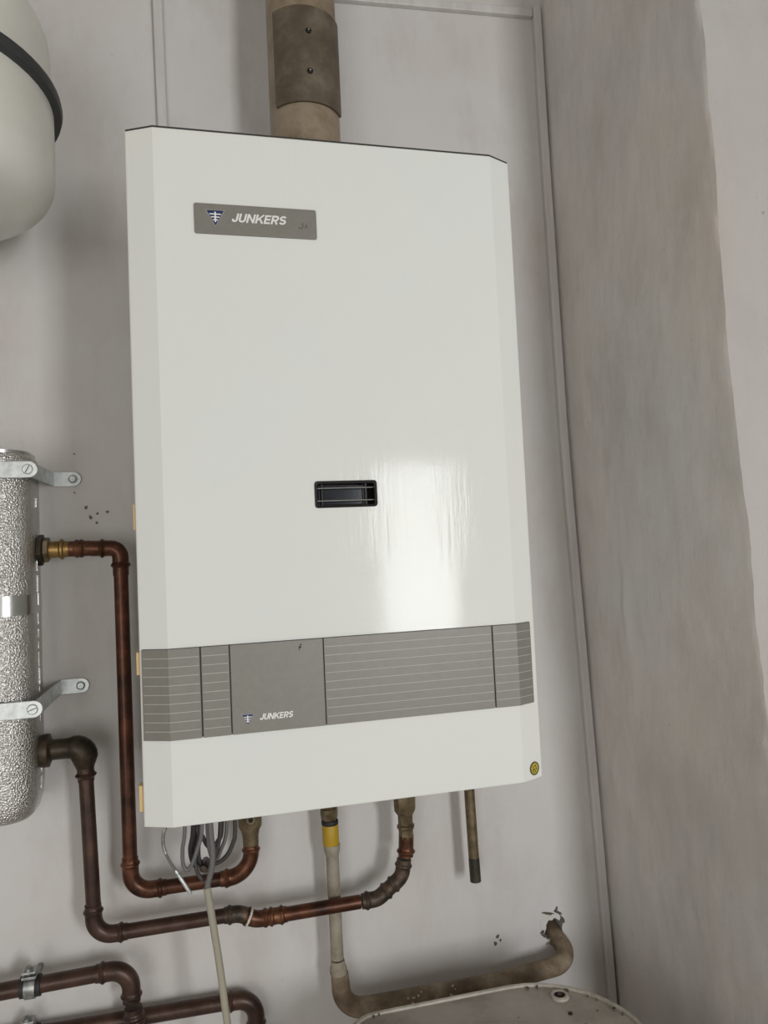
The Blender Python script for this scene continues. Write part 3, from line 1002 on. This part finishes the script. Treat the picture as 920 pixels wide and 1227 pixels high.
obj('brass_valve', lathe_line((0.1187, ya, 1.2184), (0.1187, ya, 1.3600), [(0, 0.0108), (0.004, 0.0112), (0.012, 0.0112), (0.020, 0.0130), (0.026, 0.0162), (0.045, 0.0168), (0.050, 0.0150), (0.060, 0.0150), (0.130, 0.0140)], 18), 'old_brass', pa, 'old brass valve')
vb = obj('valve_cap', lathe_line((0.1187, ya - 0.012, 1.2590), (0.1187, ya - 0.05, 1.2590), [(0, 0.0080), (0.008, 0.0080), (0.011, 0.0062)], 14), 'old_brass', pa)
obj('cap_hole', lathe_line((0.1187, ya - 0.0228, 1.2590), (0.1187, ya - 0.05, 1.2590), [(0, 0.0034), (0.0006, 0.0032)], 12), 'sight_black', vb)

# lower pipe from the block, passing under the boiler to the right-hand connection
yb = -0.0640
pb = thing('copper_pipe', 'copper pipe with a black iron elbow at the block, longest run crossing under the boiler', 'pipe', (-0.0903, yb, 1.2475), 'copper pipes around the boiler')
zb = 1.3779
obj('flange_nut', lathe_line((-0.1480, yb, zb), (-0.1265, yb, zb), [(0, 0.0205), (0.0045, 0.0215), (0.0105, 0.0215), (0.0120, 0.0165), (0.014, 0.0140)], 20), 'black_iron', pb)
bE0, bE1, bE2 = V3(-0.1450, yb, zb), V3(-0.0949, yb, 1.3779), V3(-0.0874, yb, 1.1311)
pts = arc_path(bE0, bE1, bE2, 0.0135, 0.030, 0.014)
s_ = len(pts)
rad = []
for i, p in enumerate(pts):
    t = i / (s_ - 1)
    rad.append(0.0132 + 0.0040 * math.exp(-((t - 0.70) / 0.15) ** 2) - 0.0016 * max(0, t - 0.88) / 0.12)
obj('iron_elbow', sweep_bm(pts, rad, 22), 'black_iron', pb, 'dark iron elbow')
coupling(pb, V3(-0.0940, yb, 1.3650), V3(-0.0932, yb, 1.3330), R, mat='dull_copper', at=0.008, bead=0.30)
tube(pb, V3(-0.0934, yb, 1.3390), V3(-0.0880, yb, 1.1699), R, 'dull_copper')
bE3 = V3(0.0908, yb, 1.1311)
elbow(pb, bE1, bE2, bE3, 0.024, R, sock=0.0180, mat='dull_copper')
tube(pb, V3(-0.0489, yb, 1.1311), V3(0.0920, yb, 1.1313), R, 'dull_copper')
# flat offset of two shallow bends
k0, k1, k2, k3 = V3(0.0597, yb, 1.1316), V3(0.0996, yb, 1.1311), V3(0.1218, yb, 1.1197), V3(0.2046, yb, 1.1205)
elbow(pb, k0, k1, k2, 0.030, R, sock=0.0135, mat='solder_dark', at=0.0075)
elbow(pb, k1, k2, k3, 0.030, R, sock=0.0130, at=0.0075)
obj('solder_patch', lathe_line(k1.lerp(k2, 0.44), k2, [(0, 0.0114), (0.001, 0.0128), (0.0030, 0.0130), (0.0045, 0.0116)], 18), 'broken_plaster', pb, 'whitish solder ring')
coupling(pb, V3(0.1353, yb, 1.1200), V3(0.1643, yb, 1.1202), R, at=0.0075)
k4, k5, k6 = V3(0.2946, yb, 1.1211), V3(0.3319, yb, 1.1472), V3(0.3410, yb, 1.1958)
tube(pb, V3(0.1612, yb, 1.1202), V3(0.2688, yb, 1.1210), R)
elbow(pb, k3, k4, k5, 0.022, R, sock=0.0165, mat='solder_dark', at=0.0075, bead=0.2)
elbow(pb, k4, k5, k6, 0.022, R, sock=0.0155, mat='solder_dark', at=0.0085)
coupling(pb, V3(0.3391, yb, 1.1751), V3(0.3412, yb, 1.2041), R * 1.02, at=0.0220, bead=0.28, lip=1.12)
obj('brass_nipple', lathe_line((0.3410, yb, 1.2010), (0.3410, yb, 1.3600), [(0, 0.0112), (0.010, 0.0108), (0.013, 0.0110), (0.015, 0.0132), (0.018, 0.0132), (0.020, 0.0110), (0.033, 0.0112), (0.036, 0.0135), (0.040, 0.0160), (0.062, 0.0168), (0.066, 0.0150), (0.14, 0.0150)], 8), 'old_brass', pb)

# two pipes low on the wall at the left
yc, yd = -0.0500, -0.0250
pc = thing('copper_pipe', 'short copper pipe low at left, turning down in front of the lowest pipe', 'pipe', (-0.0432, yc, 0.9872), 'copper pipes around the boiler')
c0, c1, c2 = V3(-1.4900, yc, 1.0525), V3(-0.0453, yc, 1.0768), V3(-0.0394, yc, 0.0000)
tube(pc, V3(-1.4970, yc, 1.0524), V3(-0.0881, yc, 1.0762), R * 1.10, 'dull_copper')
elbow(pc, c0, c1, c2, 0.026, R * 1.10, sock=0.0175, mat='dull_copper')
coupling(pc, V3(-0.0432, yc, 1.0250), V3(-0.0417, yc, 0.9944), R * 1.1, mat='dull_copper', at=0.011)
tube(pc, V3(-0.0430, yc, 1.0199), V3(-0.0394, yc, 0.0010), R * 1.1, 'dull_copper')
pd = thing('copper_pipe', 'lowest copper pipe at left, passing behind another and turning down at its right end', 'pipe', (0.1183, yd, 0.9396), 'copper pipes around the boiler')
d0, d1, d2 = V3(-1.4900, yd, 1.0209), V3(0.1188, yd, 0.9944), V3(0.1203, yd, 0.0000)
tube(pd, V3(-1.4970, yd, 1.0210), V3(0.0822, yd, 0.9951), R * 1.10, 'dull_copper')
elbow(pd, d0, d1, d2, 0.026, R * 1.10, sock=0.0175, mat='dull_copper')
tube(pd, V3(0.1189, yd, 0.9447), V3(0.1203, yd, 0.0010), R * 1.1, 'dull_copper')


CLIP_C = (1.0524, 1.0762, -0.0881)
CLIP_D = (1.0210, 0.9951, 0.0822)


def pipe_clip(label, x, y, z, lip):
    t = thing('pipe_clip', label, 'pipe clip', (x, y, z), 'pipe clips low at left')
    dirx = V3(1, 0, -0.016 if y > -0.06 else 0.0164).normalized()
    p = V3(x, y, z)

    def ringband(w, r0, r1):
        bm = bmesh.new()
        seg = 28
        prof = [(-w / 2, r0), (-w / 2, r1), (w / 2, r1), (w / 2, r0)]
        rings = []
        for off, r in prof:
            c_ = p + dirx * off
            rings.append([bm.verts.new(c_ + r * (math.cos(2 * math.pi * k / seg) * V3(0, 1, 0) + math.sin(2 * math.pi * k / seg) * V3(0, 0, 1))) for k in range(seg)])
        for i in range(4):
            A, B = rings[i], rings[(i + 1) % 4]
            for k in range(seg):
                bm.faces.new((A[k], A[(k + 1) % seg], B[(k + 1) % seg], B[k]))
        return bm
    obj('rubber_liner', ringband(0.0250, 0.0104, 0.0130), 'rubber_black', t)
    obj('band', ringband(0.0130, 0.0128, 0.0148), 'dull_zinc', t)
    obj('ear', box_bm(x - 0.009, x + 0.009, y - 0.013, y + 0.004, z + 0.0140, z + 0.0175), 'dull_zinc', t, smooth=False, bevel=0.0008)
    obj('ear', box_bm(x - 0.0085, x + 0.0085, y - 0.013, y + 0.004, z + 0.0205, z + 0.0235), 'dull_zinc', t, smooth=False, bevel=0.0008)
    obj('screw', lathe_line((x - 0.001, y - 0.007, z + 0.012), (x + 0.0005, y - 0.007, z + 0.05), [(0, 0.0022), (0.0112, 0.0022), (0.0115, 0.0050), (0.0150, 0.0048), (0.0165, 0.0030)], 12), 'dull_zinc', t)
    obj('stud', lathe_line((x + 0.002, y + 0.0128, z), (x + 0.002, 0.0, z), [(0, 0.004), (abs(y) - 0.0128, 0.004)], 12), 'dull_zinc', t)
    return t


C_Z = lambda x: CLIP_C[0] + (x + 1.497) / (CLIP_C[2] + 1.497) * (CLIP_C[1] - CLIP_C[0])
pipe_clip('rubber lined metal clip on the upper of the two low left pipes', -0.1688, yc, C_Z(-0.1688), 1)
D_Z = lambda x: CLIP_D[0] + (x + 1.497) / (CLIP_D[2] + 1.497) * (CLIP_D[1] - CLIP_D[0])
pipe_clip('metal clip on the lowest pipe, half cut by the bottom left frame edge', -0.1777, yd, D_Z(-0.1777), 1)

# gas pipe: beige painted drop, rusty run to the hole in the wall
yg = -0.0450
gas = thing('gas_pipe', 'beige painted gas pipe with a yellow collar, running rusty to a wall hole', 'pipe', (0.2348, yg, 1.0878))
gx = 0.2338
obj('union_nut', lathe_line((gx - 0.0015, yg, 1.2342), (gx - 0.0015, yg, 1.3600), [(0, 0.0105), (0.003, 0.0120), (0.010, 0.0128), (0.016, 0.0128), (0.018, 0.0110), (0.022, 0.0135), (0.117, 0.0135)], 8), 'old_brass', gas)
obj('ring', lathe_line((gx - 0.001, yg, 1.2281), (gx - 0.001, yg, 1.2516), [(0, 0.0118), (0.001, 0.0124), (0.0045, 0.0124), (0.006, 0.0116)], 20), 'rubber_black', gas)
obj('yellow_collar', lathe_line((gx - 0.0005, yg, 1.1994), (gx - 0.001, yg, 1.2516), [(0, 0.0114), (0.0015, 0.0119), (0.0280, 0.0119), (0.0285, 0.0117)], 24), 'yellow_collar', gas, 'yellow plastic collar')
obj('reducer', lathe_line((gx + 0.0005, yg, 1.1830), (gx, yg, 1.2516), [(0, 0.0096), (0.003, 0.0102), (0.007, 0.0115), (0.0135, 0.0121), (0.0165, 0.0119)], 22), 'gas_paint', gas)
tube(gas, V3(gx + 0.0005, yg, 1.1881), V3(0.2354, yg, 1.0387), 0.0094, 'gas_paint')
obj('joint', lathe_line((0.2364, yg, 1.0182), (0.2354, yg, 1.0674), [(0, 0.0126), (0.006, 0.0126), (0.009, 0.0118), (0.0110, 0.0104), (0.016, 0.0102), (0.0180, 0.0095)], 22), 'gas_paint', gas)
g0, g1, g2 = V3(0.2364, yg, 1.0469), V3(0.2405, yg, 0.9650), V3(0.5511, yg, 0.9620)
pts = arc_path(g0, g1, g2, 0.032, 0.0230, 0.004)
obj('elbow', sweep_bm(pts, [0.0125 + 0.0012 * min(1, i / (len(pts) * 0.7)) for i in range(len(pts))], 22), 'gas_rust', gas)
g3 = V3(0.6064, yg, 0.9712)
g4 = V3(0.5940, 0.05, 0.9985)
mid = V3(0.4692, yg, 0.9614)
pts = [V3(0.2748, yg, 0.9642), V3(0.3362, yg, 0.9632), V3(0.4078, yg, 0.9617), mid] + arc_path(mid, g3, g4, 0.034, 0.05, 0.06)
obj('level_run', sweep_bm(pts, 0.0136, 22), 'gas_rust', gas)
rnd = random.Random(11)
bm = bmesh.new()
for x, s in ((0.341, 0.010), (0.351, 0.006), (0.3985, 0.007), (0.404, 0.004), (0.4385, 0.005)):
    for k in range(4):
        cx = x + rnd.uniform(-s, s) * 0.8
        a = rnd.uniform(math.radians(195), math.radians(330)) if x < 0.42 else rnd.uniform(3.9, 5.0)
        c_ = V3(cx, yg, 0.9631 - (cx - 0.336) * 0.017) + 0.0136 * V3(0, math.sin(a) if math.sin(a) < 0 else -0.5, math.cos(a))
        mtx = Matrix.Translation(c_) @ Matrix.Rotation(rnd.uniform(0, 3), 4, 'Y') @ Matrix.Diagonal((rnd.uniform(0.3, 1) * s * 0.5, 0.0012, 0.0016, 1))
        bmesh.ops.create_icosphere(bm, subdivisions=1, radius=1.0, matrix=mtx)
obj('filler_fleck', bm, 'room_white', gas, 'white filler flecks', kind='stuff')

# open-ended relief stub under the boiler, at right
stub = thing('relief_pipe', 'short open-ended brown stub pipe hanging under the right of the boiler', 'pipe', (0.4498, -0.045, 1.1194))
obj('tube', sweep_bm([(0.4475, -0.045, 1.3595), (0.4482, -0.045, 1.2341), (0.4500, -0.045, 1.1455)], 0.0079, 20), 'old_brass', stub)
bm = bmesh.new()
a_, b_ = V3(0.4499, -0.045, 1.1507), V3(0.4508, -0.045, 1.1152)
d_ = (b_ - a_).normalized()
sweep(bm, [a_, a_ + d_ * 0.004, b_, b_, b_ - d_ * 0.01], [0.0080, 0.0083, 0.0083, 0.0066, 0.0064], 20)
obj('pipe_end', bm, 'green_stub', stub, 'dark tarnished open end')

# ---------------------------------------------------------------- cables under the boiler
cab = thing('power_cable', 'beige cable hanging from the boiler down past the lower pipes', 'cable', (0.063, -0.16, 1.35))
obj('grey_sheath', sweep_bm(spline([(0.0640, -0.168, 1.3595), (0.0651, -0.168, 1.285), (0.0667, -0.168, 1.2582), (0.0650, -0.168, 1.2386), (0.0599, -0.167, 1.2205), (0.0583, -0.167, 1.2120)], 8), 0.0036, 12), 'cable_grey', cab, 'grey upper sheath')
obj('beige_sheath', sweep_bm(spline([(0.0583, -0.167, 1.2155), (0.0602, -0.166, 1.2020), (0.0640, -0.163, 1.170), (0.0695, -0.16, 1.125), (0.0745, -0.16, 1.075), (0.0800, -0.158, 1.00), (0.085, -0.15, 0.80), (0.07, -0.12, 0.4), (0.06, -0.10, 0.004)], 8), 0.0046, 14), 'cable_beige', cab)

coil = thing('cable_coil', 'coil of thin dark cable bunched under the boiler left of the brass valve', 'cable', (0.06, -0.13, 1.35))
LOOPS = [
    ('cable_grey', 0.0025, [(0.0350, -0.165, 1.3595), (0.0342, -0.165, 1.2887), (0.0309, -0.165, 1.2650), (0.0308, -0.165, 1.2476), (0.0344, -0.165, 1.2394), (0.0404, -0.165, 1.2429), (0.0486, -0.165, 1.2626), (0.0548, -0.165, 1.2871), (0.0570, -0.160, 1.3595)]),
    ('cable_black', 0.0040, [(0.0470, -0.150, 1.3595), (0.0447, -0.150, 1.2821), (0.0406, -0.150, 1.2582), (0.0430, -0.150, 1.2423), (0.0476, -0.150, 1.2349)]),
    ('cable_dark', 0.0027, [(0.0520, -0.140, 1.3595), (0.0511, -0.140, 1.2778), (0.0491, -0.140, 1.2488), (0.0518, -0.140, 1.2293), (0.0584, -0.140, 1.2250), (0.0642, -0.140, 1.2309), (0.0708, -0.140, 1.2458), (0.0770, -0.140, 1.2756), (0.0780, -0.140, 1.3595)]),
    ('cable_dark', 0.0027, [(0.0500, -0.125, 1.3595), (0.0509, -0.125, 1.2739), (0.0551, -0.125, 1.2618), (0.0604, -0.125, 1.2501), (0.0665, -0.125, 1.2481), (0.0731, -0.125, 1.2537), (0.0794, -0.125, 1.2713), (0.0810, -0.125, 1.3595)]),
    ('cable_dark', 0.0028, [(0.0440, -0.118, 1.3595), (0.0451, -0.120, 1.2695), (0.0474, -0.120, 1.2370), (0.0573, -0.120, 1.2241), (0.0722, -0.120, 1.2247), (0.0840, -0.120, 1.2319), (0.0927, -0.120, 1.2469), (0.0962, -0.120, 1.2674), (0.0970, -0.118, 1.3595)]),
    ('cable_grey', 0.0026, [(0.0605, -0.130, 1.3595), (0.0611, -0.130, 1.2731), (0.0635, -0.131, 1.2431), (0.0701, -0.132, 1.2342), (0.0773, -0.132, 1.2457), (0.0851, -0.130, 1.2711), (0.0870, -0.130, 1.3595)]),
    ('cable_dark', 0.0024, [(0.0440, -0.152, 1.2500), (0.0452, -0.154, 1.2395), (0.0485, -0.154, 1.2268), (0.0540, -0.154, 1.2190)]),
]
for mt, r, pts in LOOPS:
    obj('loop', sweep_bm(spline(pts, 7), r, 10), mt, coil)
obj('tie', lathe_line((0.0545, -0.147, 1.2300), (0.0580, -0.112, 1.2270), [(0, 0.0040), (0.002, 0.0050), (0.034, 0.0050), (0.036, 0.004)], 12), 'dull_copper', coil)
sens = thing('sensor_probe', 'thin temperature probe with a bright metal tip dangling from the boiler underside', 'sensor', (0.012, -0.16, 1.35))
obj('lead', sweep_bm(spline([(0.0150, -0.16, 1.3595), (0.0130, -0.16, 1.300), (0.0085, -0.16, 1.283), (0.0080, -0.16, 1.268), (0.0145, -0.16, 1.251), (0.0225, -0.16, 1.237)], 8), 0.0017, 10), 'cable_grey', sens)
obj('metal_wrap', sweep_bm(spline([(0.0115, -0.16, 1.293), (0.0085, -0.16, 1.283), (0.0079, -0.16, 1.272), (0.0105, -0.16, 1.260)], 8), 0.0021, 10), 'dull_zinc', sens)
obj('probe_tip', lathe_line((0.0215, -0.16, 1.2385), (0.0395, -0.16, 1.2060), [(0, 0.0018), (0.002, 0.0024), (0.005, 0.0024), (0.0055, 0.0018), (0.007, 0.0024), (0.010, 0.0024), (0.0105, 0.0019), (0.012, 0.0024), (0.034, 0.0024), (0.036, 0.0018)], 12), 'zinc', sens, 'bright metal sensor tip')

# ---------------------------------------------------------------- tank standing below, lower right
HZ = 1.020
heater = thing('water_heater', 'old off-white rounded tank standing below the gas pipe in the corner', 'water heater', (0.41, -0.40, 0.0))


def heater_ring(ins, n=14):
    x0, x1, y0, y1 = 0.226 + ins, 0.578 - ins, -0.66 + ins, -0.149 - ins
    out = []
    for cx, cy, a0, r in ((x1, y1, 0, 0.128 - ins), (x0, y1, 90, 0.040 - ins * 0.3), (x0, y0, 180, 0.040 - ins * 0.3), (x1, y0, 270, 0.128 - ins)):
        ccx = cx - r if a0 in (0, 270) else cx + r
        ccy = cy - r if a0 in (0, 90) else cy + r
        for k in range(n + 1):
            a = math.radians(a0 + 90 * k / n)
            out.append((ccx + r * math.cos(a), ccy + r * math.sin(a)))
    return out


bm = bmesh.new()
prev = None
for z, ins in ((0.0, 0.004), (0.5, 0.004), (HZ - 0.010, 0.004)):
    ring = [bm.verts.new((x, y, z)) for x, y in heater_ring(ins)]
    if prev:
        for i in range(len(ring)):
            bm.faces.new((prev[i], prev[(i + 1) % len(ring)], ring[(i + 1) % len(ring)], ring[i]))
    else:
        bm.faces.new(ring[::-1])
    prev = ring
bm.faces.new(prev)
obj('body', bm, 'heater_enamel', heater)
bm = bmesh.new()
prev = None
for z, ins in ((HZ - 0.010, 0.003), (HZ - 0.0045, 0.003), (HZ - 0.0045, 0.05), (HZ - 0.002, 0.10)):
    ring = [bm.verts.new((x, y, z)) for x, y in heater_ring(ins)]
    if prev:
        for i in range(len(ring)):
            bm.faces.new((prev[i], prev[(i + 1) % len(ring)], ring[(i + 1) % len(ring)], ring[i]))
    prev = ring
bm.faces.new(prev)
obj('lid', bm, 'heater_enamel', heater)
pts = [Vector((x, y, HZ - 0.004)) for x, y in heater_ring(0.002)]
bm = bmesh.new()
seg = 8
rings = []
for i, p in enumerate(pts):
    t = (pts[(i + 1) % len(pts)] - pts[i - 1]).normalized()
    nn = Vector((t.y, -t.x, 0))
    rings.append([bm.verts.new(p + 0.0032 * (math.cos(2 * math.pi * k / seg) * nn + math.sin(2 * math.pi * k / seg) * Vector((0, 0, 1)))) for k in range(seg)])
for i in range(len(rings)):
    A, B = rings[i], rings[(i + 1) % len(rings)]
    for k in range(seg):
        bm.faces.new((A[k], A[(k + 1) % seg], B[(k + 1) % seg], B[k]))
obj('rim', bm, 'heater_rim', heater, 'paler raised rim')
px_, py_ = 0.5092, -0.1905
plug = obj('plug_ring', lathe_z(px_, py_, [(0.0075, HZ - 0.005), (0.0125, HZ - 0.0045), (0.0120, HZ - 0.0015), (0.0095, HZ - 0.0005), (0.0078, HZ - 0.001), (0.0075, HZ - 0.004)], 28), 'heater_rim', heater)
obj('plug_socket', lathe_z(px_, py_, [(0.0079, HZ - 0.0048), (0.0079, HZ - 0.0022), (0.0050, HZ - 0.0022), (0.0044, HZ - 0.0034)], 20), 'sight_black', plug)
obj('plug_screw', lathe_z(px_ + 0.0005, py_, [(0.0034, HZ - 0.004), (0.0034, HZ - 0.0012), (0.0020, HZ - 0.0006)], 12), 'dull_copper', plug)
obj('rivet', lathe_z(0.505, -0.2283, [(0.0032, HZ - 0.006), (0.0030, HZ - 0.0028), (0.0016, HZ - 0.0018)], 12), 'black_iron', heater)
rnd = random.Random(21)
bm = bmesh.new()
for k in range(26):
    if k < 14:
        i = int(rnd.uniform(0, 18))
        x, y = heater_ring(0.006 + rnd.uniform(0, 0.004))[i % 30]
    else:
        x, y = rnd.uniform(0.34, 0.55), rnd.uniform(-0.36, -0.18)
    s = rnd.uniform(0.0007, 0.0022)
    prism(bm, [(x + s * rnd.uniform(0.5, 1.2) * math.cos(a * 0.9), y + s * rnd.uniform(0.5, 1.2) * math.sin(a * 0.9)) for a in range(7)], 'z', HZ - 0.0047, HZ - 0.0030 + (0.0012 if k < 14 else 0))
obj('rust_fleck', bm, 'crumbled_dark', heater, 'dark rust flecks', smooth=False, kind='stuff')
